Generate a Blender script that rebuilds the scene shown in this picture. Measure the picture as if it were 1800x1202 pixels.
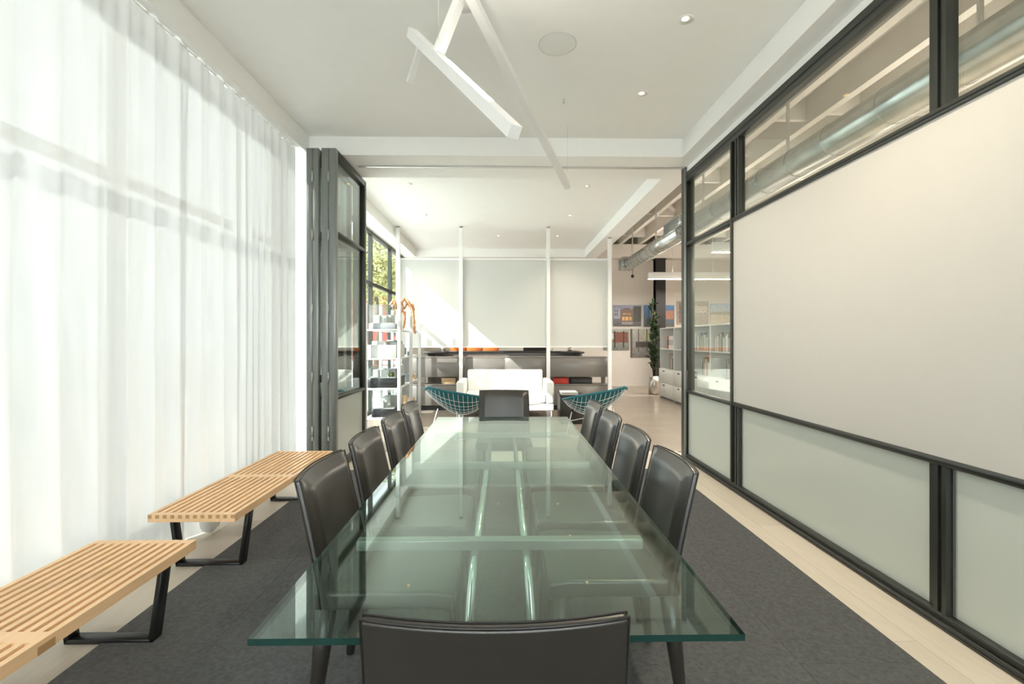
import bpy, bmesh, math, random
from mathutils import Vector, Matrix
random.seed(7)
for o in list(bpy.data.objects): bpy.data.objects.remove(o)
S = bpy.context.scene; C = S.collection
PI = math.pi
# ------------------------------------------------------------------ camera, world, sun, exposure
cam = bpy.data.cameras.new('camera'); cam.sensor_width = 36; cam.lens = 17.0
cam.shift_y = -4/1800; cam.clip_start = 0.05
co = bpy.data.objects.new('camera', cam); C.objects.link(co)
co.location = (0, 0, 1.32); co.rotation_euler = (PI/2, 0, -0.016)
S.camera = co
W = bpy.data.worlds.new('sky'); S.world = W; W.use_nodes = True
bg = W.node_tree.nodes['Background']; bg.inputs[0].default_value = (.90, .955, 1.0, 1); bg.inputs[1].default_value = 2.1
sun = bpy.data.lights.new('sun', 'SUN'); sun.energy = 5.5; sun.angle = math.radians(.6); sun.color = (1, .965, .91)
so = bpy.data.objects.new('sun', sun); C.objects.link(so); so.location = (-12, -10, 12)
so.rotation_euler = Vector((1, .65, -.88)).to_track_quat('-Z', 'Y').to_euler()
S.view_settings.view_transform = 'Standard'; S.view_settings.look = 'None'
S.view_settings.gamma = 1; S.view_settings.use_curve_mapping = False
S.view_settings.exposure = 1.64

# ------------------------------------------------------------------ materials
ORD = 'first second third fourth fifth sixth seventh eighth ninth tenth eleventh twelfth thirteenth fourteenth fifteenth sixteenth seventeenth eighteenth nineteenth twentieth'.split()
MATS = {}
def newmat(name):
    m = bpy.data.materials.new(name); m.use_nodes = True
    nt = m.node_tree; nt.nodes.clear()
    out = nt.nodes.new('ShaderNodeOutputMaterial')
    MATS[name] = m
    return m, nt, out
def N(nt, t, **kw):
    n = nt.nodes.new(t)
    for k, v in kw.items(): setattr(n, k, v)
    return n
def math_n(nt, op, a, b=None):
    n = N(nt, 'ShaderNodeMath', operation=op)
    for i, v in enumerate((a, b)):
        if v is None: continue
        if isinstance(v, (int, float)): n.inputs[i].default_value = v
        else: nt.links.new(v, n.inputs[i])
    return n.outputs[0]
def col4(c): return (c[0], c[1], c[2], 1)
def pbr(name, col, rough=.5, metal=0, var=.06, scale=8, bump=0, bscale=60, coat=0, rnd=0, stretch=None, spec=.5):
    m, nt, out = newmat(name)
    b = N(nt, 'ShaderNodeBsdfPrincipled'); nt.links.new(b.outputs[0], out.inputs[0])
    b.inputs['Roughness'].default_value = rough; b.inputs['Metallic'].default_value = metal
    b.inputs['Coat Weight'].default_value = coat; b.inputs['Coat Roughness'].default_value = .22; b.inputs['Specular IOR Level'].default_value = spec
    tc = N(nt, 'ShaderNodeTexCoord'); mp = N(nt, 'ShaderNodeMapping')
    nt.links.new(tc.outputs['Object'], mp.inputs[0])
    if stretch: mp.inputs['Scale'].default_value = stretch
    nz = N(nt, 'ShaderNodeTexNoise'); nz.inputs['Scale'].default_value = scale; nz.inputs['Detail'].default_value = 4
    nt.links.new(mp.outputs[0], nz.inputs[0])
    v = math_n(nt, 'MULTIPLY', math_n(nt, 'SUBTRACT', nz.outputs[0], .5), var*4)
    if rnd:
        oi = N(nt, 'ShaderNodeObjectInfo')
        v = math_n(nt, 'ADD', v, math_n(nt, 'MULTIPLY', math_n(nt, 'SUBTRACT', oi.outputs['Random'], .5), rnd*2))
    f = math_n(nt, 'ADD', v, 1.0)
    mx = N(nt, 'ShaderNodeVectorMath', operation='SCALE'); mx.inputs[0].default_value = col
    nt.links.new(f, mx.inputs['Scale']); nt.links.new(mx.outputs[0], b.inputs['Base Color'])
    if bump:
        n2 = N(nt, 'ShaderNodeTexNoise'); n2.inputs['Scale'].default_value = bscale; n2.inputs['Detail'].default_value = 3
        nt.links.new(mp.outputs[0], n2.inputs[0])
        bp = N(nt, 'ShaderNodeBump'); bp.inputs['Strength'].default_value = bump; bp.inputs['Distance'].default_value = .005
        nt.links.new(n2.outputs[0], bp.inputs['Height']); nt.links.new(bp.outputs[0], b.inputs['Normal'])
    return m
def schlick(nt, f0=.04, gain=.96):
    lw = N(nt, 'ShaderNodeLayerWeight'); lw.inputs[0].default_value = .5
    return math_n(nt, 'ADD', math_n(nt, 'MULTIPLY', math_n(nt, 'POWER', lw.outputs['Facing'], 5.0), gain), f0)
def glass(name, tint, f0=.04, gain=.9, rough=0):
    m, nt, out = newmat(name)
    t = N(nt, 'ShaderNodeBsdfTransparent'); t.inputs[0].default_value = col4(tint)
    g = N(nt, 'ShaderNodeBsdfGlossy'); g.inputs['Roughness'].default_value = rough; g.inputs[0].default_value = (.95, 1, .98, 1)
    mx = N(nt, 'ShaderNodeMixShader'); nt.links.new(schlick(nt, f0, gain), mx.inputs[0])
    nt.links.new(t.outputs[0], mx.inputs[1]); nt.links.new(g.outputs[0], mx.inputs[2]); nt.links.new(mx.outputs[0], out.inputs[0])
    return m
def sheer(name, col, trans, transl, gloss=0):
    m, nt, out = newmat(name)
    tc = N(nt, 'ShaderNodeTexCoord'); mp = N(nt, 'ShaderNodeMapping'); mp.inputs['Scale'].default_value = (6, 14, 1.2)
    nt.links.new(tc.outputs['Object'], mp.inputs[0])
    nz = N(nt, 'ShaderNodeTexNoise'); nz.inputs['Scale'].default_value = 2; nz.inputs['Detail'].default_value = 3
    nt.links.new(mp.outputs[0], nz.inputs[0])
    d = N(nt, 'ShaderNodeBsdfDiffuse'); d.inputs[0].default_value = col4(col)
    l = N(nt, 'ShaderNodeBsdfTranslucent'); l.inputs[0].default_value = col4(col)
    a = N(nt, 'ShaderNodeMixShader'); a.inputs[0].default_value = transl
    nt.links.new(d.outputs[0], a.inputs[1]); nt.links.new(l.outputs[0], a.inputs[2])
    last = a
    if trans:
        t = N(nt, 'ShaderNodeBsdfTransparent')
        b = N(nt, 'ShaderNodeMixShader')
        nt.links.new(math_n(nt, 'MULTIPLY', nz.outputs[0], trans*2), b.inputs[0])
        nt.links.new(a.outputs[0], b.inputs[1]); nt.links.new(t.outputs[0], b.inputs[2]); last = b
    if gloss:
        g = N(nt, 'ShaderNodeBsdfGlossy'); g.inputs['Roughness'].default_value = .22
        b = N(nt, 'ShaderNodeMixShader'); nt.links.new(schlick(nt, .035, gloss), b.inputs[0])
        nt.links.new(last.outputs[0], b.inputs[1]); nt.links.new(g.outputs[0], b.inputs[2]); last = b
    nt.links.new(last.outputs[0], out.inputs[0])
    return m
def emit(name, col, st):
    m, nt, out = newmat(name)
    e = N(nt, 'ShaderNodeEmission'); e.inputs[0].default_value = col4(col); e.inputs[1].default_value = st
    nt.links.new(e.outputs[0], out.inputs[0]); return m
def print_mat(name, bottom, top, rects, noise=.5):
    """flat photographic print: gradient, colour blocks and mottling across the sheet"""
    m, nt, out = newmat(name)
    b = N(nt, 'ShaderNodeBsdfPrincipled'); b.inputs['Roughness'].default_value = .45; nt.links.new(b.outputs[0], out.inputs[0])
    tc = N(nt, 'ShaderNodeTexCoord'); sp = N(nt, 'ShaderNodeSeparateXYZ'); nt.links.new(tc.outputs['Generated'], sp.inputs[0])
    X, Z = sp.outputs[0], sp.outputs[2]
    def mix(fac, a, bcol):
        n = N(nt, 'ShaderNodeMix', data_type='RGBA')
        if isinstance(fac, float): n.inputs[0].default_value = fac
        else: nt.links.new(fac, n.inputs[0])
        for i, v in ((6, a), (7, bcol)):
            if isinstance(v, tuple): n.inputs[i].default_value = col4(v)
            else: nt.links.new(v, n.inputs[i])
        return n.outputs[2]
    c = mix(Z, bottom, top)
    for (x0, x1, z0, z1, colr) in rects:
        k = math_n(nt, 'MULTIPLY', math_n(nt, 'MULTIPLY', math_n(nt, 'GREATER_THAN', X, x0), math_n(nt, 'LESS_THAN', X, x1)),
                   math_n(nt, 'MULTIPLY', math_n(nt, 'GREATER_THAN', Z, z0), math_n(nt, 'LESS_THAN', Z, z1)))
        c = mix(k, c, colr)
    nz = N(nt, 'ShaderNodeTexNoise'); nz.inputs['Scale'].default_value = 14; nz.inputs['Detail'].default_value = 6
    nt.links.new(tc.outputs['Generated'], nz.inputs[0])
    f = math_n(nt, 'ADD', math_n(nt, 'MULTIPLY', math_n(nt, 'SUBTRACT', nz.outputs[0], .5), noise*2), 1)
    v = N(nt, 'ShaderNodeVectorMath', operation='SCALE'); nt.links.new(c, v.inputs[0]); nt.links.new(f, v.inputs['Scale'])
    nt.links.new(v.outputs[0], b.inputs['Base Color'])
    return m

pbr('paint', (.905, .91, .885), .6, var=.01, bump=.05, bscale=120)
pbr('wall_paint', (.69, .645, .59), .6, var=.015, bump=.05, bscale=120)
pbr('deck_paint', (.66, .63, .58), .7, var=.05, scale=3, bump=.1)
pbr('steel_dark', (.062, .066, .058), .38, .55, var=.05)
pbr('steel_lightened', (.24, .255, .245), .36, .4, var=.06)  # lighter copy of the dark steel for lit, reflecting front edges
pbr('black_metal', (.012, .012, .012), .35, .2)
pbr('chrome', (.75, .76, .76), .12, 1, var=.01)
pbr('tube_light', (.80, .83, .82), .16, .75, var=.01)
pbr('bar_metal', (.42, .44, .43), .3, .7, var=.02)
pbr('alu', (.62, .63, .62), .32, .9, var=.03)
pbr('galv', (.58, .61, .59), .26, .9, var=.16, scale=5, bump=.08, bscale=20)
pbr('board', (.625, .60, .55), .5, var=.008)
pbr('carpet', (.098, .10, .10), .95, var=.30, scale=55, bump=.9, bscale=260, rnd=.05)
pbr('plank', (.66, .585, .48), .42, var=.05, scale=5, stretch=(9, 1, 1), rnd=.06, bump=.06, bscale=30)
pbr('concrete', (.345, .295, .24), .26, var=.07, scale=2.2, bump=.03)
pbr('pavement', (.60, .59, .56), .8, var=.1)
pbr('maple', (.89, .585, .325), .4, var=.05, scale=6, stretch=(14, 1, 14), rnd=.05)
pbr('maple_end', (.46, .27, .12), .5, var=.08)
pbr('leather', (.024, .0205, .0165), .34, var=.10, scale=20, bump=.07, bscale=260, coat=.45, spec=.6)
pbr('leather_seam', (.012, .0105, .0095), .4)
pbr('teal', (.008, .125, .155), .7, var=.1, bump=.2, bscale=200)
pbr('white_metal', (.84, .84, .82), .35, var=.01)
pbr('shelf_paint', (.60, .61, .60), .4, var=.01)
pbr('white_lam', (.82, .83, .80), .38, var=.01)
pbr('white_fabric', (.82, .82, .79), .8, var=.02, bump=.2, bscale=150)
pbr('taupe', (.19, .175, .16), .30, var=.03)
pbr('desk_dark', (.035, .033, .03), .4)
pbr('orange', (.80, .20, .04), .5)
pbr('red', (.62, .05, .03), .5)
pbr('red_wall', (.30, .06, .045), .8)
pbr('copper', (.60, .31, .16), .35, .6, var=.12, scale=14)
pbr('model_white', (.56, .56, .53), .7, var=.02)
pbr('model_grey', (.30, .32, .33), .6)
pbr('model_black', (.014, .015, .015), .4)
pbr('card', (.60, .42, .25), .8)
pbr('moss', (.13, .15, .05), .9, var=.25, scale=30)
pbr('leaf', (.022, .055, .018), .45, var=.3, scale=9)
pbr('bark', (.12, .085, .06), .9, var=.2)
pbr('tree_leaf', (.42, .42, .17), .6, var=.5, scale=1.4)
pbr('pot', (.55, .53, .50), .3, .9)
pbr('soil', (.04, .03, .02), .95)
pbr('paper', (.84, .82, .77), .7)
for i, c in enumerate([(.70, .68, .62), (.30, .33, .30), (.52, .42, .28), (.12, .14, .17), (.62, .60, .52), (.20, .28, .32), (.44, .32, .24), (.75, .73, .68), (.36, .40, .36)]):
    pbr('book%d' % i, c, .6, var=.03)
glass('glass', (.955, .975, .96), .045, .9)
glass('glass_win', (.97, .98, .97), .04, .6)
glass('glass_tint', (.785, .81, .80), .045, .6)
glass('glass_table', (.80, .90, .855), .075, .93)
glass('acrylic', (.93, .95, .95), .05, .6)
pbr('glass_edge', (.010, .036, .030), .08, var=.02)
sheer('frosted', (.67, .71, .665), 0, .40, .5)
sheer('curtain', (.745, .75, .745), .042, .105)
sheer('screen_fabric', (.70, .71, .67), 0, .12)
emit('lamp_warm', (1, .66, .30), 1.6)
emit('lamp_strip', (1, .90, .76), 14)
emit('led', (1, .96, .88), 7)

# ------------------------------------------------------------------ mesh helpers
class MB:
    def __init__(s): s.v = []; s.f = []; s.m = []
    def add(s, vs, fs, mi=0):
        b = len(s.v); s.v += [tuple(v) for v in vs]; s.f += [tuple(i+b for i in f) for f in fs]; s.m += [mi]*len(fs); return s
    def box(s, x0, x1, y0, y1, z0, z1, mi=0):
        return s.add([(x0,y0,z0),(x1,y0,z0),(x1,y1,z0),(x0,y1,z0),(x0,y0,z1),(x1,y0,z1),(x1,y1,z1),(x0,y1,z1)],
                     [(0,3,2,1),(4,5,6,7),(0,1,5,4),(1,2,6,5),(2,3,7,6),(3,0,4,7)], mi)
    def beam(s, p0, p1, w, h, up=(0,0,1), mi=0):
        p0, p1 = Vector(p0), Vector(p1); d = (p1-p0).normalized(); u = Vector(up)
        r = d.cross(u)
        if r.length < 1e-5: r = d.cross(Vector((0,1,0)))
        r.normalize(); u = r.cross(d).normalized(); r *= w/2; u *= h/2
        vs = [p0-r-u, p0+r-u, p0+r+u, p0-r+u, p1-r-u, p1+r-u, p1+r+u, p1-r+u]
        return s.add(vs, [(0,1,2,3),(7,6,5,4),(0,4,5,1),(1,5,6,2),(2,6,7,3),(3,7,4,0)], mi)
    def tube(s, pts, r, n=8, mi=0, closed=False, cap=True):
        pts = [Vector(p) for p in pts]; k = len(pts)
        rs = r if isinstance(r, (list, tuple)) else [r]*k
        vs, fs = [], []; prev = None
        for i, p in enumerate(pts):
            a = pts[(i-1) % k] if (closed or i > 0) else p
            b = pts[(i+1) % k] if (closed or i < k-1) else p
            t = (b-a).normalized()
            if prev is None:
                u = t.orthogonal().normalized()
            else:
                u = prev - t*prev.dot(t); u = u.normalized() if u.length > 1e-6 else t.orthogonal().normalized()
            prev = u; w = t.cross(u)
            for j in range(n):
                an = 2*PI*j/n; vs.append(p + (u*math.cos(an)+w*math.sin(an))*rs[i])
        lim = k if closed else k-1
        for i in range(lim):
            for j in range(n):
                i2 = (i+1) % k; j2 = (j+1) % n
                fs.append((i*n+j, i*n+j2, i2*n+j2, i2*n+j))
        if cap and not closed:
            fs.append(tuple(range(n-1, -1, -1))); fs.append(tuple((k-1)*n+j for j in range(n)))
        return s.add(vs, fs, mi)
    def lathe(s, prof, c=(0,0,0), n=24, mi=0, cap=True):
        vs, fs = [], []; k = len(prof)
        for (r, z) in prof:
            for j in range(n):
                a = 2*PI*j/n; vs.append((c[0]+r*math.cos(a), c[1]+r*math.sin(a), c[2]+z))
        for i in range(k-1):
            for j in range(n):
                j2 = (j+1) % n; fs.append((i*n+j, i*n+j2, (i+1)*n+j2, (i+1)*n+j))
        if cap:
            fs.append(tuple(range(n-1, -1, -1))); fs.append(tuple((k-1)*n+j for j in range(n)))
        return s.add(vs, fs, mi)
    def mesh(s, name, mats, smooth=False):
        me = bpy.data.meshes.new(name); me.from_pydata(s.v, [], s.f)
        for m in (mats if isinstance(mats, (list, tuple)) else [mats]): me.materials.append(MATS[m])
        for p, mi in zip(me.polygons, s.m): p.material_index = mi; p.use_smooth = smooth
        me.update(); return me
    def build(s, name, mats, parent=None, smooth=False, bevel=0, seg=2, world=True):
        return link(name, s.mesh(name, mats, smooth), parent, bevel, seg, world)
def link(name, me, parent=None, bevel=0, seg=2, world=True, loc=None):
    o = bpy.data.objects.new(name, me); C.objects.link(o)
    if loc is not None: o.location = loc
    if parent is not None:
        o.parent = parent
        if world: o.location = Vector(o.location) - origin(parent)
    if bevel:
        b = o.modifiers.new('bevel', 'BEVEL'); b.width = bevel; b.segments = seg; b.limit_method = 'ANGLE'; b.angle_limit = math.radians(40)
        if seg > 1: o.modifiers.new('wn', 'WEIGHTED_NORMAL')
        for p in me.polygons: p.use_smooth = True
    return o
def origin(o):
    v = Vector((0,0,0))
    while o is not None: v += Vector(o.location); o = o.parent
    return v
def tag(o, label=None, cat=None, group=None, kind=None):
    if label: o['label'] = label
    if cat: o['category'] = cat
    if group: o['group'] = group
    if kind: o['kind'] = kind
    return o
def thing(name, label, cat, loc=(0,0,0), group=None, kind=None, rz=0):
    o = bpy.data.objects.new(name, None); C.objects.link(o); o.location = loc; o.rotation_euler = (0,0,rz); o.empty_display_size = .1
    return tag(o, label, cat, group, kind)
def copy_tree(o, parent=None):
    c = o.copy(); C.objects.link(c); c.parent = parent
    for ch in list(o.children): copy_tree(ch, c)
    return c
def B(*a): return MB().box(*a)
def bx(name, mat, a, parent=None, bevel=0, seg=2): return B(*a).build(name, mat, parent, bevel=bevel, seg=seg)
def struct(o, label, cat): return tag(o, label, cat, kind='structure')

# ================================================================== STRUCTURE
YB = -2.0            # wall behind the camera
# floors
fl = struct(bx('floor', 'plank', (-2.45, 2.16, YB, 5.70, -.12, -.016)), 'pale wide-plank timber floor of the meeting room', 'floor')
pw, pl = .2365, 2.1
pm = B(0, pw-.0016, 0, pl-.0016, -.015, 0).mesh('plank', 'plank')
nx = 0; x = -2.45
while x < 2.0:
    off = random.random()*pl; y = YB
    w = min(pw, 2.16-x)
    first = True
    while y < 5.69:
        L = min(pl if not first else max(.5, off), 5.70-y); first = False
        me = pm if abs(L-pl) < 1e-3 else B(0, pw-.0016, 0, L-.0016, -.015, 0).mesh('plank', 'plank')
        link('plank', me, fl, loc=(x, y, 0)); y += L
    x += pw
struct(bx('floor', 'concrete', (-2.45, 9.0, 5.70, 13.9, -.12, 0)), 'polished beige concrete floor of the lounge and open office', 'floor')
struct(bx('floor', 'concrete', (2.16, 9.0, YB, 5.70, -.12, 0)), 'concrete floor of the open office behind the glazed partition', 'floor')
struct(bx('ground', 'pavement', (-60, -2.46, -30, 70, -.35, -.15)), 'pale paving outside the tall windows', 'paving')
struct(bx('ground', 'pavement', (-2.459, 30, -30, YB-.205, -.35, -.15)), 'pale paving outside the added end window', 'paving')
# carpet tiles
cp = struct(bx('floor', 'carpet', (-1.745, 1.69, YB+.02, 4.90, .0005, .002)), 'dark grey carpet laid under the glass table', 'carpet')
tw = (1.69+1.745)/7; tl = .98
ctm = B(.0008, tw-.0008, .0008, tl-.0008, .002, .008).mesh('carpet_tile', 'carpet')
for i in range(7):
    y = YB+.02 - (tl*.5 if i % 2 else 0)
    while y < 4.899:
        a, b = max(y, YB+.02), min(y+tl, 4.90)
        if b-a > .02:
            me = ctm if abs(b-a-tl) < 1e-3 else B(.0008, tw-.0008, .0008, b-a-.0008, .002, .008).mesh('carpet_tile', 'carpet')
            link('carpet_tile', me, cp, loc=(-1.745+i*tw, a, 0))
        y += tl
# ceilings
ZC, ZS = 3.41, 3.22
ce = struct(bx('ceiling', 'paint', (-2.45, 2.15, YB, 5.0, ZC, 4.30)), 'smooth white ceiling over the glass table', 'ceiling')
struct(bx('ceiling', 'paint', (-2.45, 2.15, 5.69, 11.1, ZC, 4.30)), 'smooth white ceiling over the lounge', 'ceiling')
struct(bx('trim_1', 'paint', (-2.45, 2.15, 5.0, 5.69, ZS, 4.30)), 'white header beam above the folding door opening', 'beam')
struct(bx('trim_2', 'paint', (1.856, 2.15, YB, 5.0, ZS, ZC-.001)), 'white dropped soffit above the glazed partition', 'soffit')
struct(bx('trim_3', 'paint', (1.856, 2.15, 5.69, 11.1, ZS, ZC-.001)), 'white dropped soffit between lounge and exposed joists', 'soffit')
struct(bx('trim_4', 'paint', (-2.45, -2.03, 5.69, 11.1, ZS, ZC-.001)), 'white soffit above the lounge windows', 'soffit')
struct(bx('trim_5', 'paint', (-2.45, 2.15, 11.1, 11.5, ZS, 4.30)), 'white beam at the back of the lounge', 'beam')
struct(bx('trim_6', 'paint', (-2.13, -2.0, YB, 5.0, ZS, ZC-.001)), 'white fascia above the sheer curtain', 'fascia')
struct(bx('trim_7', 'paint', (-2.45, -2.13, YB, 5.0, ZS+.08, ZC-.001)), 'white soffit in the curtain pocket', 'soffit')
tk = struct(bx('trim_8', 'alu', (-1.60, 1.99, 5.30, 5.335, ZS-.012, ZS-.0005)), 'thin metal sliding door track across the header', 'track')
# walls
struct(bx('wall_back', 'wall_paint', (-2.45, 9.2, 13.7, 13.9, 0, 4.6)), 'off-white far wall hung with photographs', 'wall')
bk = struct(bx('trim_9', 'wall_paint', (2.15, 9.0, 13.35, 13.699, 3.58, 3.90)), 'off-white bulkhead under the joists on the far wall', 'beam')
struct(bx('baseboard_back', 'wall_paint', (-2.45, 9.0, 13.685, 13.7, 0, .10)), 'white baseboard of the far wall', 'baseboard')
struct(bx('wall_front', 'paint', (2.16, 9.2, YB-.2, YB, 0, 4.6)), 'white office wall behind the viewpoint', 'wall')
struct(bx('wall_front_top', 'paint', (-2.45, 2.159, YB-.2, YB-.001, ZS, 4.6)), 'white wall above the added end window behind the viewpoint', 'wall')
we = thing('window_20', 'unseen glazed end wall added behind the viewpoint for daylight', 'window', (0, YB-.1, 0), kind='structure')  # unseen glazing added so daylight brightens the room
for x in (-2.44, -1.3, -.15, 1.0, 2.10): bx('mullion', 'steel_dark', (x, x+.05, YB-.13, YB-.07, .001, ZS-.001), we)
for (a, b) in ((-2.39, -1.3), (-1.25, -.15), (-.10, 1.0), (1.05, 2.10)):
    for (c, d) in ((.001, .07), (2.36, 2.42), (ZS-.06, ZS-.001)): bx('rail', 'steel_dark', (a, b, YB-.125, YB-.075, c, d), we)
    for (c, d) in ((.07, 2.36), (2.42, ZS-.06)): bx('pane', 'glass_win', (a, b, YB-.104, YB-.096, c, d), we)
struct(bx('sun_block_roof', 'paint', (-2.60, 3.2, YB-3.8, YB-.21, ZS+.1, ZS+.3)), 'unseen flat roof added to keep sun off the end window', 'roof')  # unseen roof, added to block direct sun at the end glazing
struct(bx('sun_block_wall', 'paint', (-2.62, -2.48, YB-3.8, YB-.21, -.15, ZS+.09)), 'unseen white side wall added to keep sun off the end window', 'wall')  # unseen side wall, added to block sun coming in under the roof
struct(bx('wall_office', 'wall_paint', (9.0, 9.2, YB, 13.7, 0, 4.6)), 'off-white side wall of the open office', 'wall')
struct(bx('wall_left', 'paint', (-2.45, -2.25, 11.42, 13.7, 0, 4.3)), 'white solid wall after the lounge windows', 'wall')
struct(bx('wall_pier', 'paint', (-2.45, -2.02, 5.02, 5.67, 0, ZS)), 'white pier beside the folded glass doors', 'wall')
# exposed joist ceiling of the office
dk = struct(bx('ceiling', 'deck_paint', (2.15, 9.0, YB, 13.7, 4.22, 4.4)), 'off-white roof deck above exposed joists', 'ceiling')
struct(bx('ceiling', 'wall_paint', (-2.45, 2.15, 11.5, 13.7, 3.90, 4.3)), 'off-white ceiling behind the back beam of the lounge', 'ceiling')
jm = B(-.045, .045, 0, 13.7-YB-.01, 3.90, 4.22).mesh('joist', 'deck_paint')
jx = [2.63+.52*i for i in range(12)]
for x in jx: link('joist', jm, dk, loc=(x, YB, 0))
bm_ = B(.045, .475, -.03, .03, 3.96, 4.2195).mesh('blocking', 'deck_paint')
for i, x in enumerate(jx[:8]):
    for y in (-.6, 1.6, 3.4, 5.6, 7.9, 10.1, 12.2): link('blocking', bm_, dk, loc=(x, y+(.18 if i % 2 else 0), 0))
dm = MB().beam((.03, 0, 4.17), (.30, 0, 3.94), .05, .06).mesh('brace', 'deck_paint')
for x, y in ((2.63, 8.4), (2.63, 11.4), (3.15, 9.8), (3.15, 3.0), (2.63, 6.4), (3.67, 1.0), (3.15, 6.8)): link('brace', dm, dk, loc=(x+.02, y, 0))
# left windows
MU = [-1.95, -1.26, .15, 1.56, 2.97, 4.38, 5.02]
MU2 = [5.68, 7.12, 8.52, 9.96, 11.42]
def window(n, y0, y1, label, ztop=ZS):
    X = -2.35
    r = thing('window_%d' % n, label, 'window', (X, y0, 0), kind='structure')
    for yy in (y0, y1): bx('mullion', 'steel_dark', (X-.035, X+.035, yy-.0 if yy == y0 else yy-.03, yy+.03 if yy == y0 else yy, .001, ztop-.001), r)
    for (a, b) in ((0.001, .08), (2.27, 2.33), (ztop-.06, ztop-.001)): bx('rail', 'steel_dark', (X-.03, X+.03, y0+.03, y1-.03, a, b), r)
    for (a, b) in ((.08, 2.27), (2.33, ztop-.06)): bx('pane', 'glass_tint', (X-.004, X+.004, y0+.03, y1-.03, a, b), r)
    return r
wn = 1
ords = ['behind the sheer curtain, out of view at the near end', 'behind the curtain above the nearest bench end', 'behind the sheer curtain beside the near bench', 'behind the curtain between the two benches', 'behind the curtain at the far bench', 'narrow one behind the curtain beside the folded doors']
for a, b, t in zip(MU[:-1], MU[1:], ords): window(wn, a, b, 'tall steel-framed window ' + t, ZS+.08); wn += 1
ords2 = ['first lounge one past the folded doors', 'second lounge one, beside the white model shelf', 'third lounge one, showing trees', 'last lounge one before the far wall']
for a, b, t in zip(MU2[:-1], MU2[1:], ords2): window(wn, a, b, 'tall steel-framed window, ' + t); wn += 1

# right glazed partition ------------------------------------------------
XW = 2.0
wr = thing('wall_right', 'glazed steel partition with white board panels and frosted lower panes', 'partition', (XW, 2, 0), kind='structure')
def rail(z0, z1, y0, y1, x0=XW, x1=XW+.07, name='rail'):
    o = bx(name, 'steel_dark', (x0, x1, y0, y1, z0, z1), wr, bevel=.003, seg=1)
    g = bx('groove', 'black_metal', (x0-.003, x0+.001, y0, y1, z0+(z1-z0)*.40, z0+(z1-z0)*.50), o)
    return o
secs = [(YB+.002, .18), (.18, 2.2), (2.2, 4.16)]
bx('end_post', 'steel_dark', (1.98, 2.10, 5.30, 5.38, 0.001, ZS-.001), wr, bevel=.004, seg=1)
bx('end_post_strip', 'steel_lightened', (1.979, 2.0, 5.285, 5.2995, .001, ZS-.02), wr)
bx('end_post_fin', 'black_metal', (2.012, 2.022, 5.29, 5.2995, .001, ZS-.02), wr)
# continuous head and sill
rail(3.06, 3.16, YB+.01, 5.30); bx('head_filler', 'paint', (XW+.01, XW+.07, YB+.01, 5.30, 3.161, ZS-.001), wr)
rail(0.001, .034, YB+.01, 5.30, XW-.012, XW+.08, 'sill_track'); rail(.034, .066, YB+.01, 5.30)
# far leaf (4.23..5.30)
rail(2.352, 2.39, 4.24, 5.30); rail(.738, .768, 4.24, 5.30)
bx('stile', 'steel_dark', (XW-.004, XW+.05, 4.225, 4.245, .066, 3.06), wr)
for (a, b, m) in ((.066, .738, 'frosted'), (.768, 2.352, 'glass'), (2.39, 3.06, 'glass')):
    bx('pane', m, (XW+.03, XW+.038, 4.245, 5.30, a, b), wr)
bx('pull_handle', 'black_metal', (XW-.02, XW-.0, 5.20, 5.23, .78, .98), wr)
# near run
for (z0, z1) in ((2.352, 2.39), (.742, .778)): rail(z0, z1, YB+.01, 4.225)
for y in (4.105, 2.16, .14, -1.9):
    for (a, b) in ((.066, .742), (2.39, 3.06)):
        for k, (dx, w) in enumerate(((0, .022), (.012, .018), (0, .022), (.02, .04))):
            bx('mullion', 'steel_dark', (XW+.002+dx, XW+.06, y+(.0, .024, .044, .068)[k], y+(.0, .024, .044, .068)[k]+w, a, b), wr)
ys = [(-1.79, .14), (.25, 2.16), (2.27, 4.105)]
for (a, b) in ys:
    bx('pane', 'frosted', (XW+.036, XW+.044, a, b, .066, .742), wr)
    bx('glazing_bead', 'alu', (XW+.028, XW+.036, b-.022, b-.006, .07, .738), wr)
    bx('pane', 'glass', (XW+.036, XW+.044, a, b, 2.39, 3.06), wr)
bx('white_panel', 'board', (XW+.012, XW+.035, YB+.01, 4.222, .778, 2.352), wr)
bx('panel_edge', 'steel_dark', (XW-.003, XW+.036, 4.214, 4.2225, .778, 2.352), wr)

# ------------------------------------------------------------------ folding doors
def door_leaf(n, x0, x1, label, front):
    y0, y1, z1 = 4.77, 5.81, 3.20
    r = thing('door_%d' % n, label, 'door', ((x0+x1)/2, 5.3, 0), kind='structure')
    for (a, b) in ((y0, y0+.06), (y1-.06, y1)): bx('stile', 'steel_lightened' if a == y0 else 'steel_dark', (x0, x1, a, b, .012, z1), r, bevel=.002, seg=1)
    for (a, b) in ((.012, .09), (.725, .76), (2.36, 2.395), (z1-.065, z1)): bx('rail', 'steel_dark', (x0, x1, y0+.06, y1-.06, a, b), r, bevel=.002, seg=1)
    xm = (x0+x1)/2
    for (a, b, m) in ((.09, .725, 'frosted'), (.76, 2.36, 'glass'), (2.395, z1-.065, 'glass')):
        bx('pane', m, (xm-.004, xm+.004, y0+.06, y1-.06, a, b), r)
    if front:
        for z in (.42, .95, 1.62, 2.35, 2.92): 
            MB().tube([(x1+.0015, y0-.004, z-.05), (x1+.0015, y0-.004, z+.05)], .006, 8).build('hinge', 'alu', r, True)
        bx('floor_bolt', 'alu', (x1-.004, x1+.006, y0-.006, y0, .33, .40), r)
door_leaf(1, -1.94, -1.882, 'outermost folded glass door leaf against the curtain', True)
door_leaf(2, -1.879, -1.821, 'second folded glass door leaf from the curtain', False)
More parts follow.
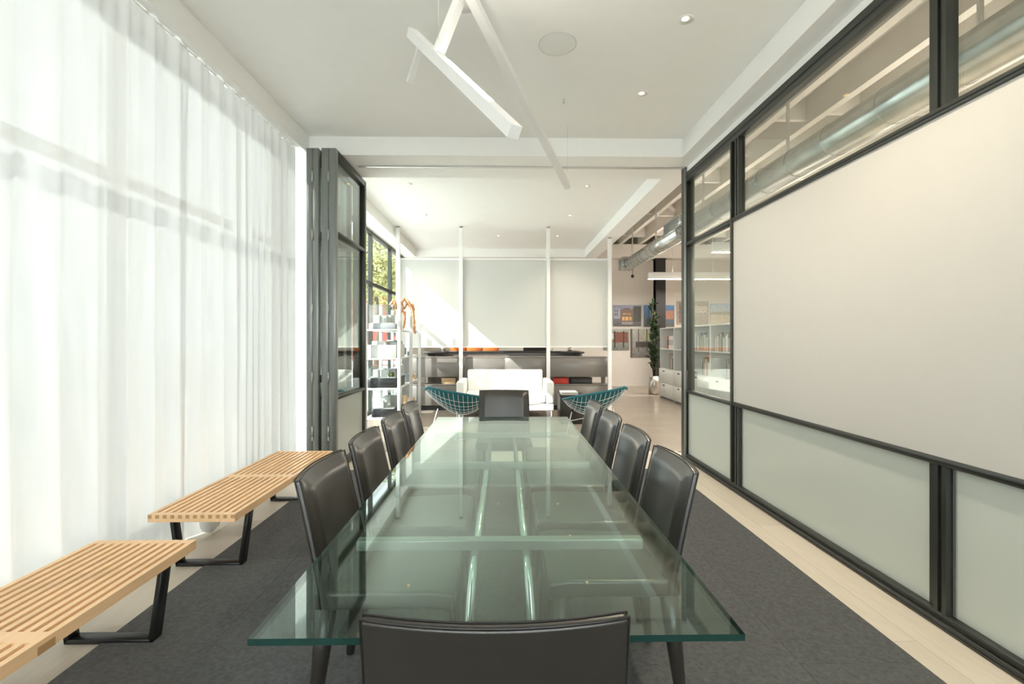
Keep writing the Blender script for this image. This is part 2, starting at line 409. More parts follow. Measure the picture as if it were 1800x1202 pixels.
door_leaf(3, -1.792, -1.725, 'third folded glass door leaf from the curtain', True)
door_leaf(4, -1.721, -1.65, 'innermost folded glass door leaf facing the room, frosted bottom pane', False)
bx('door_latch', 'black_metal', (-1.8205, -1.7925, 4.80, 4.83, .90, .97)).parent = bpy.data.objects['door_2']
bpy.data.objects['door_latch'].location = -origin(bpy.data.objects['door_2'])

# ================================================================== CURTAIN
def curtain(name, y0, y1, label, seed):
    rnd = random.Random(seed); X0 = -2.065; z0, z1 = .003, ZS-.012
    nn = int((y1-y0)/.0085); rows = 26
    # irregular fold phase
    ph = 0; phs = []; amp = []; wob = [rnd.uniform(0, 6.28) for _ in range(8)]
    for i in range(nn+1):
        y = y0+(y1-y0)*i/nn
        wl = .185+.05*math.sin(y*2.3+wob[0])+.035*math.sin(y*5.1+wob[1])
        ph += (y1-y0)/nn*2*PI/max(wl, .05); phs.append(ph)
        amp.append(.026+.012*math.sin(y*3.1+wob[2])+.007*math.sin(y*7.7+wob[3]))
    vs, fs = [], []
    for j in range(rows+1):
        t = j/rows; z = z1+(z0-z1)*t
        for i in range(nn+1):
            y = y0+(y1-y0)*i/nn
            a = amp[i]*(.45+.75*t)
            sw = .18*math.sin(t*2.0+y*1.7+wob[4])*t
            s = math.sin(phs[i]+sw*3); s2 = math.sin(phs[i]*2.13+wob[5]+t*1.2)
            x = X0 + a*(s*.85+.15*s*abs(s)) + .006*s2*(1-t*.3) + .012*t*math.sin(y*1.3+wob[6])
            vs.append((x, y+.012*math.cos(phs[i])*t, z))
    w = nn+1
    for j in range(rows):
        for i in range(nn): fs.append((j*w+i, j*w+i+1, (j+1)*w+i+1, (j+1)*w+i))
    r = thing(name, label, 'curtain', (X0, y0, 0))
    m = MB(); m.add(vs, fs); m.build('cloth', 'curtain', r, True)
    bx('heading_tape', 'white_fabric', (X0-.004, X0+.004, y0, y1, z1-.002, z1+.005), r)
    gm = MB().box(-.006, .006, -.008, .008, 0, .0045).mesh('glider', 'white_metal')
    y = y0+.05
    while y < y1-.02:
        link('glider', gm, r, loc=(X0, y, z1+.0055)); y += .11
    return r
curtain('sheer_curtain', YB+.05, 4.80, 'long white sheer curtain hanging behind both benches', 3)
tag(bx('curtain_track', 'white_metal', (-2.085, -2.045, YB+.03, 4.98, ZS-.0008, ZS+.018)), 'slim white curtain track under the fascia', 'curtain track')
# gathered hem on the floor
m = MB(); prof = []
vs, fs = [], []; nu, nv = 18, 10
for j in range(nv+1):
    t = j/nv
    rr = .5*(1-abs(2*t-1)**3.5)**.5 if 0 < t < 1 else .12
    for i in range(nu):
        a = 2*PI*i/nu; sx = abs(math.cos(a))**.7*math.copysign(1, math.cos(a)); sy = abs(math.sin(a))**.7*math.copysign(1, math.sin(a))
        vs.append((-2.0+sx*rr*.085*2*.5, 3.33+sy*rr*.19, .012+t*.26))
for j in range(nv):
    for i in range(nu): fs.append((j*nu+i, j*nu+(i+1) % nu, (j+1)*nu+(i+1) % nu, (j+1)*nu+i))
fs.append(tuple(range(nu-1, -1, -1))); fs.append(tuple(nv*nu+i for i in range(nu)))
m.add(vs, fs)
tag(m.build('fabric_bundle', 'white_fabric', None, True), 'rounded white fabric bundle on the floor behind the far bench', 'fabric')

# ================================================================== GLASS TABLE
TC = -.012
tb = thing('glass_table', 'long rectangular glass-topped meeting table with polished tube base', 'table', (TC, 2.37, 0))
TX0, TX1, TY0, TY1, TZ = TC-.503, TC+.503, .978, 3.76, .72
m = MB(); x0, x1, y0, y1, z0, z1 = TX0, TX1, TY0, TY1, TZ-.014, TZ
m.add([(x0,y0,z0),(x1,y0,z0),(x1,y1,z0),(x0,y1,z0),(x0,y0,z1),(x1,y0,z1),(x1,y1,z1),(x0,y1,z1)], [(0,3,2,1),(4,5,6,7)], 0)
m.add([(x0,y0,z0),(x1,y0,z0),(x1,y1,z0),(x0,y1,z0),(x0,y0,z1),(x1,y0,z1),(x1,y1,z1),(x0,y1,z1)], [(0,1,5,4),(1,2,6,5),(2,3,7,6),(3,0,4,7)], 1)
m.build('glass_top', ['glass_table', 'glass_edge'], tb)
for y in (1.50, 2.43, 3.20): bx('crossbar', 'bar_metal', (TC-.44, TC+.44, y-.018, y+.018, TZ-.046, TZ-.0145), tb, bevel=.003)
for s in (-1, 1):
    MB().tube([(TC+s*.078, 1.52, TZ-.06), (TC+s*.078, 2.4, TZ-.06), (TC+s*.078, 3.2, TZ-.06)], .0125, 12).build('spine_tube', 'tube_light', tb, True)
    for (yy, dy) in ((1.52, -1), (3.18, 1)):
        pts = []
        P = [Vector((TC+s*.078, yy, TZ-.06)), Vector((TC+s*.085, yy+dy*.09, TZ-.07)), Vector((TC+s*.095, yy+dy*.11, .42)), Vector((TC+s*.12, yy+dy*.13, .012))]
        for i in range(17):
            t = i/16
            pts.append((1-t)**3*P[0]+3*(1-t)**2*t*P[1]+3*(1-t)*t*t*P[2]+t**3*P[3])
        MB().tube(pts, [.0125+.004*(i/16) for i in range(17)], 12).build('leg', 'tube_light', tb, True)

# ================================================================== LEATHER CHAIRS
def slab_grid(fn, nu, nv, th):
    """closed curved slab: fn(u,v)->(point, normal, half thickness)"""
    vs, fs = [], []
    for side in (1, -1):
        for j in range(nv+1):
            for i in range(nu+1):
                p, n, h = fn(-1+2*i/nu, j/nv); vs.append(p+n*h*side)
    w = nu+1; o = w*(nv+1)
    for j in range(nv):
        for i in range(nu):
            a, b, c, d = j*w+i, j*w+i+1, (j+1)*w+i+1, (j+1)*w+i
            fs.append((a, b, c, d)); fs.append((o+d, o+c, o+b, o+a))
    for i in range(nu):
        fs.append((i, o+i, o+i+1, i+1)); k = nv*w; fs.append((k+i, k+i+1, o+k+i+1, o+k+i))
    for j in range(nv):
        a, b = j*w, (j+1)*w; fs.append((a, b, o+b, o+a)); a, b = j*w+nu, (j+1)*w+nu; fs.append((a, o+a, o+b, b))
    return vs, fs
def chair_parts(root):
    W2, Zb, Zt = .231, .43, .849
    def back_point(u, v):
        z = Zb+(Zt-Zb)*v
        y = -.212-.088*v**1.15+.030*u*u
        wtop = W2*(1-.04*v)
        return Vector((u*wtop, y, z))
    def fback(u, v):
        p = back_point(u, v)
        pu = back_point(u+.01, v)-back_point(u-.01, v); pv = back_point(u, min(1, v+.01))-back_point(u, max(0, v-.01))
        n = pv.cross(pu).normalized()
        if n.y < 0: n = -n
        sm = lambda t: (lambda q: q*q*(3-2*q))(max(0, min(1, t)))
        hf = .006+.030*min(sm((1-abs(u))/.22)*.85+.15*(1-u*u), 1)*sm((1-v)/.14+.08); hb = .013
        return p+n*(hf-hb)/2, n, (hf+hb)/2
    m = MB(); m.add(*slab_grid(fback, 32, 24, .03)); m.build('backrest', 'leather', root, True, bevel=.006, seg=3, world=False)
    # stitched edge piping around the back
    path = [back_point(-1, t/10) for t in range(11)]+[back_point(-1+2*i/12, 1) for i in range(1, 13)]+[back_point(1, 1-t/10) for t in range(1, 11)]
    pp = []
    for p in path: pp.append(p+Vector((math.copysign(.0012, p.x), 0, 0)))
    MB().tube([p+Vector((0, -.012, .001)) for p in pp], .0032, 6).build('back_piping', 'leather_seam', root, True, world=False)
    MB().tube([p+Vector((0, .004, .001)) for p in pp], .0022, 6).build('front_piping', 'leather_seam', root, True, world=False)
    def seat_point(u, v):
        y = -.225+.465*v
        return Vector((u*(.215+.018*v), y, .445+.012*v-.012*(1-u*u)*math.sin(PI*v)-.02*max(0, v-.85)*4))
    def fseat(u, v):
        return seat_point(u, v), Vector((0, 0, 1)), .03
    m = MB(); m.add(*slab_grid(fseat, 14, 14, .06)); m.build('seat', 'leather', root, True, bevel=.012, seg=3, world=False)
    for sx in (-1, 1):
        for (yt, yb, xt, xb) in ((-.19, -.235, .185, .200), (.19, .215, .19, .205)):
            MB().tube([(sx*xt, yt, .43), (sx*(xt+(xb-xt)*.4), yt+(yb-yt)*.4, .26), (sx*xb, yb, .012)], [.034, .029, .0165], 12).build('leg', 'leather', root, True, world=False)
CH = 'black leather dining chair '
chairs = [(-.015, 1.085, 0, CH+'nearest the viewer, its back turned, at the near table end'),
          (-.002, 4.13, PI, CH+'at the far table end, facing the viewer'),]
for i, y in enumerate((1.82, 2.37, 2.935, 3.46)):
    chairs.append((-.405, y, -PI/2, CH+'on the bench side, ' + ['first from the viewer', 'second from the viewer', 'third from the viewer', 'fourth from the viewer, by the lounge'][i]))
for i, y in enumerate((1.887, 2.43, 2.98, 3.52)):
    chairs.append((.39, y, PI/2, CH+'on the white-board side, ' + ['first from the viewer', 'second from the viewer', 'third from the viewer', 'fourth from the viewer, by the lounge'][i]))
proto = None
for (x, y, rz, lab) in chairs:
    if proto is None:
        r = proto = thing('dining_chair', lab, 'chair', (0,0,0), 'leather chairs around the glass table'); chair_parts(r)
    else: r = copy_tree(proto)
    r.location = (x, y, .008); r.rotation_euler = (0, 0, rz); r['label'] = lab

# ================================================================== BENCHES
def bench_parts(root):
    L, Wd, zt, th = 1.52, .474, .36, .042
    for y0 in (-L/2, L/2-.034, ): B(-Wd/2, Wd/2, y0, y0+.034, zt-th, zt).build('end_batten', 'maple', root, world=False)
    B(-Wd/2+.001, Wd/2-.001, -.03, .03, zt-th+.002, zt+.0004).build('middle_batten', 'maple', root, world=False)
    for k in (-1, 1): B(k*(Wd/2+.0006)-.001, k*(Wd/2+.0006)+.001, -.03, .03, zt-th-.0005, zt-.016).build('batten_end', 'maple_end', root, world=False)
    n = 12; sw = .0225; pitch = (Wd-sw)/(n-1)
    sm = MB()
    sm.box(0, sw, -L/2+.034, L/2-.034, zt-th, zt)
    for k in (-1, 1):
        a, b = (-L/2-.0006, -L/2+.034) if k < 0 else (L/2-.034, L/2+.0006)
        sm.box(.001, sw-.001, a, b, zt-.022, zt+.0003)
        e = (a, a+.0001) if k < 0 else (b-.0001, b)
        sm.box(.001, sw-.001, e[0]-.0002, e[1]+.0002, zt-.022, zt-.002, 1)
    me = sm.mesh('slat', ['maple', 'maple_end'])
    for i in range(n): link('slat', me, root, loc=(-Wd/2+i*pitch, 0, 0), world=False)
    for y in (-.575, .565):
        m = MB(); d = .058; t = .02; zb = zt-th
        xt, xb = .232, .19
        m.box(-xb, xb, y-d/2, y+d/2, .001, .001+t)
        for s in (-1, 1):
            vs = [(s*xb, y-d/2, .001), (s*(xb-t), y-d/2, .001+t), (s*(xt-t), y-d/2, zb-.0005), (s*xt, y-d/2, zb-.0005)]
            vs = vs+[(a, b+d, c) for a, b, c in vs]
            m.add(vs, [(0,1,2,3), (7,6,5,4), (0,4,5,1), (1,5,6,2), (2,6,7,3), (3,7,4,0)])
        m.box(-xt+.02, xt-.02, y-d/2, y+d/2, zb-.0145, zb-.0005)
        m.build('leg_frame', 'black_metal', root, bevel=.0015, seg=1, world=False)
b1 = thing('slatted_bench', 'slatted pale-wood bench with black legs beside the curtain, nearest the viewer', 'bench', (0,0,0), 'slatted benches along the curtain'); bench_parts(b1)
b2 = copy_tree(b1)
b1.location = (-1.715, 1.585, .0); b2.location = (-1.72, 3.445, .0)
b2['label'] = 'slatted pale-wood bench with black legs by the folded glass doors'

# ================================================================== CEILING FIXTURES
pd = thing('pendant_light', 'white linear pendant light of crossing square beams above the table', 'pendant light', (-.25, 3.0, ZC))
def W_(x, y, s):   # image position at a known distance, for laying out the beams
    d = 850/s; return Vector(((x-886.4)/s, d, 1.32+(597-y)/s))
A0, A1 = W_(724, 60, 282), W_(905, 232, 415)
aa = (A1-A0).normalized(); vp = Vector((0, 0, 1.32))-(A0+A1)/2; vp = (vp-aa*vp.dot(aa)).normalized(); qq = aa.cross(vp)
if qq.x < 0: qq = -qq
n1 = vp*math.cos(.42)-qq*math.sin(.42); n2 = qq*math.cos(.42)+vp*math.sin(.42)
mA = MB(); mA.beam(A0, A1, .055, .055, n1); mA.build('beam', 'white_metal', pd)
dA = (A1-A0); rr = dA.normalized().cross(Vector((0,0,1))).normalized(); uu = rr.cross(dA.normalized())
rr = n2; off = rr*.0285
e0, e1 = A0+dA*.40+off, A0+dA*.80+off
MB().beam(e0, e1, .002, .045, n1).build('led_strip', 'led', pd)
D0, D1 = W_(826, -8, 300), W_(998, 328, 176); MB().beam(D0, D1, .054, .054).build('beam', 'white_metal', pd)
B0, B1 = Vector((-.255, 2.90, 3.385)), W_(772, 92, 318); MB().beam(B0, B1, .05, .05).build('beam', 'white_metal', pd)
C0, C1 = W_(741, 80, 262), W_(720, 147, 250); MB().beam(C0, C1, .036, .036).build('beam', 'white_metal', pd)
MB().lathe([(.07, -.022), (.07, -.001)], (-.25, 3.0, ZC), 24).build('canopy', 'white_metal', pd, True)
for p in (W_(771, 100, 316), W_(998, 300, 180)):
    MB().tube([p, (p.x, p.y, (ZC if p.y < 5 else ZS)-.001)], .0012, 5).build('suspension_wire', 'alu', pd)

def strip_light(p0, p1, n, energy, parent, name, width=.03, color=(1, .93, .82)):
    l = bpy.data.lights.new(name, 'AREA'); l.shape = 'RECTANGLE'; d = p1-p0; l.size = d.length; l.size_y = width; l.energy = energy; l.color = color
    lo = bpy.data.objects.new(name, l); C.objects.link(lo)
    z = -n.normalized(); x = (d-z*d.dot(z)).normalized(); y = z.cross(x)
    M = Matrix((x, y, z)).transposed().to_4x4(); M.translation = (p0+p1)/2-origin(parent); lo.parent = parent; lo.matrix_local = M
strip_light(e0+off*.1, e1+off*.1, rr, 2.5, pd, 'beam_glow')
def ceil_pt(x, y, zc=ZC): s = (597-y)/(zc-1.32); return (x-886.4)/s, 850/s
x, y = ceil_pt(980, 77); sp = thing('ceiling_speaker', 'round white speaker grille flush with the ceiling', 'speaker', (x, y, ZC))
MB().lathe([(.128, -.004), (.132, -.0005)], (x, y, ZC), 40).build('grille', 'white_lam', sp)
MB().tube([(x+.133*math.cos(a), y+.133*math.sin(a), ZC-.0015) for a in [2*PI*i/40 for i in range(40)]], .0016, 6, closed=True).build('rim', 'alu', sp, True)
def downlight(px, py, lab, r=.048):
    x, y = ceil_pt(px, py)
    d = thing('downlight', lab, 'downlight', (x, y, ZC), 'recessed ceiling downlights')
    MB().lathe([(r, -.006), (r*1.05, -.0005)], (x, y, ZC), 24).build('trim_ring', 'white_metal', d, True)
    MB().lathe([(r*.45, -.0085), (r*.5, -.0062)], (x-.008, y-.01, ZC), 20).build('lamp', 'lamp_warm', d)
    l = bpy.data.lights.new('downlight_beam', 'SPOT'); l.energy = 22; l.color = (1, .86, .68); l.spot_size = 1.9; l.spot_blend = .8; l.shadow_soft_size = .03
    lo = bpy.data.objects.new('downlight_beam', l); C.objects.link(lo); lo.parent = d; lo.location = (0, 0, -.03)
downlight(1208, 30, 'recessed downlight in the ceiling near the glazed partition, nearest the viewer')
downlight(1130, 162, 'recessed downlight in the ceiling ahead of the header beam')
for (px, py, lab) in ((1330, -160, 'downlight added for room light above the near white board, out of view'), (1480, -400, 'downlight added for room light above the near table end, out of view'), (720, 324, 'lounge ceiling downlight just past the header, on the window side'), (1033, 326, 'lounge ceiling downlight just past the header, on the office side'),  # first two are unseen lamps added to brighten the meeting room
                      (747, 378, 'lounge ceiling downlight in the middle row by the windows'), (1003, 378, 'lounge ceiling downlight in the middle row by the soffit'),
                      (877, 414, 'lounge ceiling downlight above the hanging screens, centre'), (981, 414, 'lounge ceiling downlight above the hanging screens, beside a post')): downlight(px, py, lab, .04)
x, y = ceil_pt(991, 172); sk = thing('sprinkler', 'small sprinkler head hanging from the white ceiling', 'sprinkler', (x, y, ZC))
MB().lathe([(.018, -.004), (.018, -.0005)], (x, y, ZC), 16).build('plate', 'white_metal', sk)
MB().tube([(x, y, ZC-.004), (x, y, ZC-.035)], .005, 8).build('stem', 'chrome', sk)
MB().lathe([(.011, -.040), (.011, -.035)], (x, y, ZC), 12).build('deflector', 'chrome', sk)

# ================================================================== LOUNGE: POST SCREEN
PX = [-1.958, -.80, .815, 1.957]; PY = 8.95
postl = ['white floor-to-ceiling post by the windows', 'white floor-to-ceiling post at the sofa end nearer the windows', 'white floor-to-ceiling post at the sofa end nearer the office', 'white floor-to-ceiling post beside the office passage']
for i, x in enumerate(PX):
    zt = ZC if i < 3 else ZS
    p = thing('post', postl[i], 'post', (x, PY, 0), 'posts of the lounge screen')
    bx('shaft', 'white_metal', (x-.033, x+.033, PY-.033, PY+.033, .006, zt-.03), p)
    bx('foot_plate', 'white_metal', (x-.05, x+.05, PY-.05, PY+.05, .0005, .006), p)
    MB().lathe([(.02, -.03), (.02, -.006)], (x, PY, zt), 12).build('top_pin', 'model_grey', p)
    MB().lathe([(.045, -.006), (.045, -.0005)], (x, PY, zt), 16).build('top_plate', 'alu', p)
scl = ['left hanging white screen, crossed by sunlight', 'middle hanging white screen above the sofa', 'right hanging white screen beside the office passage']
for i in range(3):
    a, b = PX[i]+.035, PX[i+1]-.035
    s = thing('hanging_screen', scl[i], 'screen', ((a+b)/2, PY+.05, 1.18), 'hanging screens of the lounge')
    bx('panel', 'screen_fabric', (a, b, PY+.036, PY+.046, 1.20, 2.80), s)
    bx('top_rail', 'white_metal', (a, b, PY+.028, PY+.054, 2.80, 2.83), s); bx('bottom_rail', 'white_metal', (a, b, PY+.028, PY+.054, 1.175, 1.20), s)
cabl = ['window-side', 'middle', 'office-side']
for i in range(3):
    a, b = PX[i]+.02, PX[i+1]+.01
    if i == 1: a, b = PX[1]+.055, PX[2]-.045
    if i == 2: a = PX[2]+.045
    for (z0, z1, nm, w) in ((.62, 1.0, 'wall_cabinet', 'upper'), (.09, .485, 'low_cabinet', 'lower')):
        c = thing(nm, 'taupe %s cabinet in the %s bay behind the posts' % (w, cabl[i]), 'cabinet', ((a+b)/2, 9.24, z0), 'taupe cabinets behind the posts')
        bx('carcass', 'taupe', (a, b, 9.055, 9.44, z0, z1-.021), c, bevel=.002, seg=1)
        bx('top', 'taupe', (a-.004, b+.004, 9.035, 9.445, z1-.02, z1), c, bevel=.002, seg=1)
        k = 1 if i != 1 else 2
        for q in range(k):
            x0 = a+.004+(b-a-.008)*q/k; x1 = a+.004+(b-a-.008)*(q+1)/k-.003
            bx('door_panel', 'taupe', (x0, x1, 9.037, 9.0545, z0+.004, z1-.024), c, bevel=.001, seg=1)
        if w == 'lower': bx('plinth', 'black_metal', (a+.03, b-.03, 9.08, 9.42, .001, z0-.0005), c)
        else:
            for xx in (a+.05, b-.09): bx('spacer', 'taupe', (xx, xx+.04, 9.15, 9.35, .4855, .6195), c)
# things in the gap and behind
def simple(name, mat, a, label, cat, group=None, bevel=.003):
    return tag(bx(name, mat, a, None, bevel, 1 if bevel else 0), label, cat, group)
def lidded(name, mat, mat2, a, label, cat, group=None):
    x0, x1, y0, y1, z0, z1 = a; r = thing(name, label, cat, ((x0+x1)/2, (y0+y1)/2, z0), group)
    zs = z1-(z1-z0)*.25
    bx('body', mat, (x0, x1, y0, y1, z0, zs-.001), r, .002, 1); bx('lid', mat2, (x0-.004, x1+.004, y0-.004, y1+.004, zs, z1), r, .002, 1)
    return r
lidded('storage_box', 'red', 'red', (.92, 1.21, 9.12, 9.38, .4865, .60), 'red box in the gap between the office-side cabinets', 'box')
lidded('storage_box', 'desk_dark', 'desk_dark', (1.26, 1.66, 9.12, 9.38, .4865, .60), 'black box beside the red one between the office-side cabinets', 'box')
lidded('storage_box', 'card', 'card', (-1.18, -.92, 9.12, 9.38, .4865, .60), 'brown box between the window-side cabinets', 'box')
ct = thing('counter', 'dark-topped counter behind the hanging screens', 'counter', (0, 10.6, 0))
bx('top', 'desk_dark', (-1.62, 1.62, 10.4, 10.9, 1.045, 1.075), ct, .002, 1)
for s in (-1, 1): bx('return_top', 'desk_dark', (min(s*1.62, s*1.2), max(s*1.62, s*1.2), 9.75, 10.399, 1.045, 1.075), ct, .002, 1)
bx('front_panel', 'taupe', (-1.58, 1.58, 10.44, 10.48, .001, 1.044), ct)
for s in (-1, 1): bx('side_panel', 'taupe', (min(s*1.58, s*1.54), max(s*1.58, s*1.54), 9.78, 10.439, .001, 1.044), ct)
for k in range(3):
    lidded('filing_box', 'orange', 'orange', (-1.18+.36*k, -.84+.36*k, 10.55, 10.8, 1.0755, 1.36), 'orange filing box on the dark counter, ' + ['by the silver cup', 'between two other orange ones', 'furthest from the windows'][k], 'box', 'orange filing boxes on the counter')
cup = thing('pen_cup', 'silver pen cup on the dark counter beside the orange boxes', 'cup', (-1.32, 10.5, 1.0755))
MB().lathe([(.045, 0), (.047, .11), (.042, .11), (.04, .01)], (-1.32, 10.5, 1.0755), 20).build('cup_body', 'chrome', cup, True)
MB().tube([(-1.31, 10.5, 1.09), (-1.29, 10.5, 1.23)], .004, 6).build('pen', 'model_black', cup)
mo = thing('monitor', 'black desktop monitor seen under the middle screen', 'monitor', (.70, 10.62, 1.0755))
bx('screen', 'desk_dark', (.42, .98, 10.60, 10.63, 1.0765, 1.45), mo, .004, 1); bx('stand', 'black_metal', (.62, .78, 10.64, 10.76, 1.0755, 1.09), mo); bx('neck', 'black_metal', (.67, .73, 10.64, 10.67, 1.09, 1.3), mo)
r = thing('paper_stack', 'stack of papers on the counter under the right screen', 'papers', (1.2, 10.55, 1.0755))
for k in range(3): bx('sheet_pile', 'paper', (1.05+.01*k, 1.36-.01*k, 10.45, 10.7, 1.0755+.018*k, 1.0755+.018*k+.017), r)
pt = thing('desk_plant', 'small dark plant on the counter under the right screen', 'plant', (1.45, 10.6, 1.0755))
MB().lathe([(.04, 0), (.05, .06), (.045, .06)], (1.45, 10.6, 1.0755), 14).build('pot', 'pot', pt, True)
m = MB()
for i in range(40):
    a, e, L = random.random()*6.28, random.uniform(.2, 1.3), random.uniform(.07, .15)
    p = Vector((1.45, 10.6, 1.13)); d = Vector((math.cos(a)*math.cos(e), math.sin(a)*math.cos(e), math.sin(e)))*L; w = Vector((-math.sin(a), math.cos(a), 0))*.012
    m.add([p, p+d*.5+w, p+d, p+d*.5-w], [(0,1,2,3)])
m.build('foliage', 'leaf', pt)

# ------------------------------------------------------------------ sofa, coffee table, side table
sf = thing('sofa', 'white two-seat sofa in the lounge, half in sunlight', 'sofa', (.015, 8.35, 0))
sx0, sx1 = -.785, .815
bx('base', 'white_fabric', (sx0, sx1, 7.93, 8.76, .15, .27), sf, .02, 3)
for s, (a, b) in enumerate(((sx0, sx0+.13), (sx1-.13, sx1))): bx('arm', 'white_fabric', (a, b, 7.92, 8.76, .265, .635), sf, .03, 3)
bx('seat_cushion', 'white_fabric', (sx0+.135, sx1-.135, 7.92, 8.58, .275, .43), sf, .025, 3)
o = MB().box(sx0+.135, sx1-.135, -.075, .075, 0, .38).build('back_cushion', 'white_fabric', None, bevel=.03, seg=3)
o.parent = sf; o.location = Vector((0, 8.62, .41))-Vector(sf.location); o.rotation_euler = (-.12, 0, 0)
for xx in (sx0+.03, sx1-.05):
    for yy in (7.96, 8.68): bx('leg', 'chrome', (xx, xx+.02, yy, yy+.02, .001, .1505), sf)
cf = thing('coffee_table', 'round white coffee table in front of the sofa', 'table', (.16, 7.28, 0))
MB().lathe([(.40, .375), (.42, .385), (.42, .395), (.41, .40)], (.16, 7.28, 0), 48).build('top', 'white_lam', cf, True, bevel=.002)
MB().lathe([(.24, .002), (.23, .012), (.05, .03), (.035, .08), (.035, .33), (.10, .374)], (.16, 7.28, 0), 32).build('pedestal', 'white_metal', cf, True)
st = thing('side_table', 'black cube side table beside the sofa', 'table', (1.07, 7.75, 0))
bx('top', 'desk_dark', (.86, 1.28, 7.52, 7.94, .435, .455), st, .003, 1); bx('body', 'desk_dark', (.87, 1.27, 7.53, 7.93, .02, .434), st, .003, 1); bx('plinth', 'black_metal', (.9, 1.24, 7.56, 7.9, .001, .0195), st)
mg = thing('magazine_stack', 'white magazines on the black side table', 'magazines', (1.06, 7.72, .4555))
for k, (dx, c) in enumerate(((0, 'paper'), (.012, 'model_grey'), (-.006, 'paper'))): bx('magazine', c, (.90+dx, 1.16+dx, 7.58, 7.86, .4555+.014*k, .4555+.014*k+.013), mg)

# ------------------------------------------------------------------ wire diamond chairs
def diamond_chair(label, loc, rz):
    r = thing('wire_chair', label, 'chair', loc, 'teal wire lounge chairs', rz=rz)
    F, Rr, Bk, Lf = Vector((0, .46, .43)), Vector((.52, -.04, .555)), Vector((0, -.50, .69)), Vector((-.52, -.04, .555))
    def P(a, b, lift=0):
        p = F*(1-a)*(1-b)+Rr*a*(1-b)+Bk*a*b+Lf*(1-a)*b
        e = (16*a*(1-a)*b*(1-b))
        p = p+Vector((0, .03*e, -.27*e**.8))
        # bow the rim outward
        c = Vector((0, -.02, p.z)); q = p-c
        bow = 1+.22*((4*a*(1-a))*(1-4*b*(1-b))+(4*b*(1-b))*(1-4*a*(1-a)))
        return Vector((c.x+q.x*bow, c.y+q.y*bow, p.z+lift))
    n = 13
    m = MB()
    for i in range(n+1):
        t = i/n
        m.tube([P(t, j/14) for j in range(15)], .0031, 5); m.tube([P(j/14, t) for j in range(15)], .0031, 5)
    m.build('wire_shell', 'white_metal', r, True, world=False)
    k = 18; m = MB(); vs = [P(i/k, j/k, .010) for j in range(k+1) for i in range(k+1)]; vs += [P(i/k, j/k, .022) for j in range(k+1) for i in range(k+1)]
    w = k+1; o = w*w; fs = []
    for j in range(k):
        for i in range(k):
            a, b, c, d = j*w+i, j*w+i+1, (j+1)*w+i+1, (j+1)*w+i; fs += [(d, c, b, a), (o+a, o+b, o+c, o+d)]
    m.add(vs, fs); m.build('cover', 'teal', r, True, world=False)
    rim = [P(i/12, 0) for i in range(12)]+[P(1, i/12) for i in range(12)]+[P(1-i/12, 1) for i in range(12)]+[P(0, 1-i/12) for i in range(12)]
    MB().tube([p+Vector((0, 0, .012)) for p in rim], .017, 8, closed=True).build('cover_edge', 'teal', r, True, world=False)
    for s in (-1, 1):
        MB().tube([(s*.20, .20, .345), (s*.27, .24, .02), (s*.27, .22, .009), (s*.27, -.26, .009), (s*.27, -.28, .02), (s*.2, -.20, .37)], .0075, 8).build('base_rod', 'white_metal', r, True, world=False)
        B(s*.2-.02, s*.2+.02, .18, .22, .33, .365).build('bumper', 'model_black', r, bevel=.004, seg=1, world=False)
    MB().tube([(-.23, .22, .20), (.23, .22, .20)], .006, 8).build('cross_rod', 'white_metal', r, True, world=False)
    return r
diamond_chair('teal wire diamond chair on the office side of the lounge', (1.22, 6.66, 0), math.radians(44))
diamond_chair('teal wire diamond chair on the window side of the lounge', (-.63, 6.68, 0), math.radians(-44))

# ------------------------------------------------------------------ white model shelf
shf = thing('display_shelf', 'white open shelf of architectural models by the lounge windows', 'shelf', (-1.74, 7.77, 0))
SY = (6.93, 7.80, 8.60)
for y in SY:
    for x in (-1.50, -1.98): bx('upright', 'shelf_paint', (x-.022, x+.022, y-.022, y+.022, .001, 1.845), shf, .002, 1)
SZ = (.20, .625, 1.055, 1.47)
for a, b in ((SY[0]+.023, SY[1]-.023), (SY[1]+.023, SY[2]-.023)):
    for z in SZ: bx('shelf_board', 'shelf_paint', (-1.995, -1.525, a-.04, b+.04 if b > 8 else b, z-.022, z), shf, .002, 1)
def model_case(label, x0, x1, y0, y1, z, hb, ht, base, kind):
    r = thing('model_case', label, 'model', ((x0+x1)/2, (y0+y1)/2, z+.0005))
    z += .0005
    bx('base', base, (x0, x1, y0, y1, z, z+hb), r, .002, 1)
    bx('ground', 'model_white', (x0+.02, x1-.02, y0+.02, y1-.02, z+hb+.0005, z+hb+.010), r)
    rnd = random.Random(kind)
    for k in range(5):
        a = x0+.05+rnd.random()*(x1-x0-.22); b = y0+.05+rnd.random()*(y1-y0-.25); h = rnd.uniform(.05, ht*.7)
        bx('massing_block', 'model_white', (a, a+rnd.uniform(.06, .14), b, b+rnd.uniform(.06, .16), z+hb+.0105, z+hb+.01+h), r)
    if kind % 2:
        for k in range(6):
            a, b = x0+.06+rnd.random()*(x1-x0-.12), y0+.03+rnd.random()*.12
            MB().lathe([(.004, 0), (.022, .02), (.026, .04), (.012, .06)], (a, b, z+hb+.0105), 8).build('model_tree', 'moss', r, True)
    z0, z1 = z+hb+.0005, z+hb+ht; t = .004
    for q in ((x0+.004, x1-.004, y0+.004, y0+.004+t, z0, z1), (x0+.004, x1-.004, y1-.004-t, y1-.004, z0, z1), (x0+.004, x0+.004+t, y0+.008, y1-.008, z0, z1), (x1-.004-t, x1-.004, y0+.008, y1-.008, z0, z1), (x0+.004, x1-.004, y0+.004, y1-.004, z1, z1+t)): bx('clear_cover', 'acrylic', q, r)
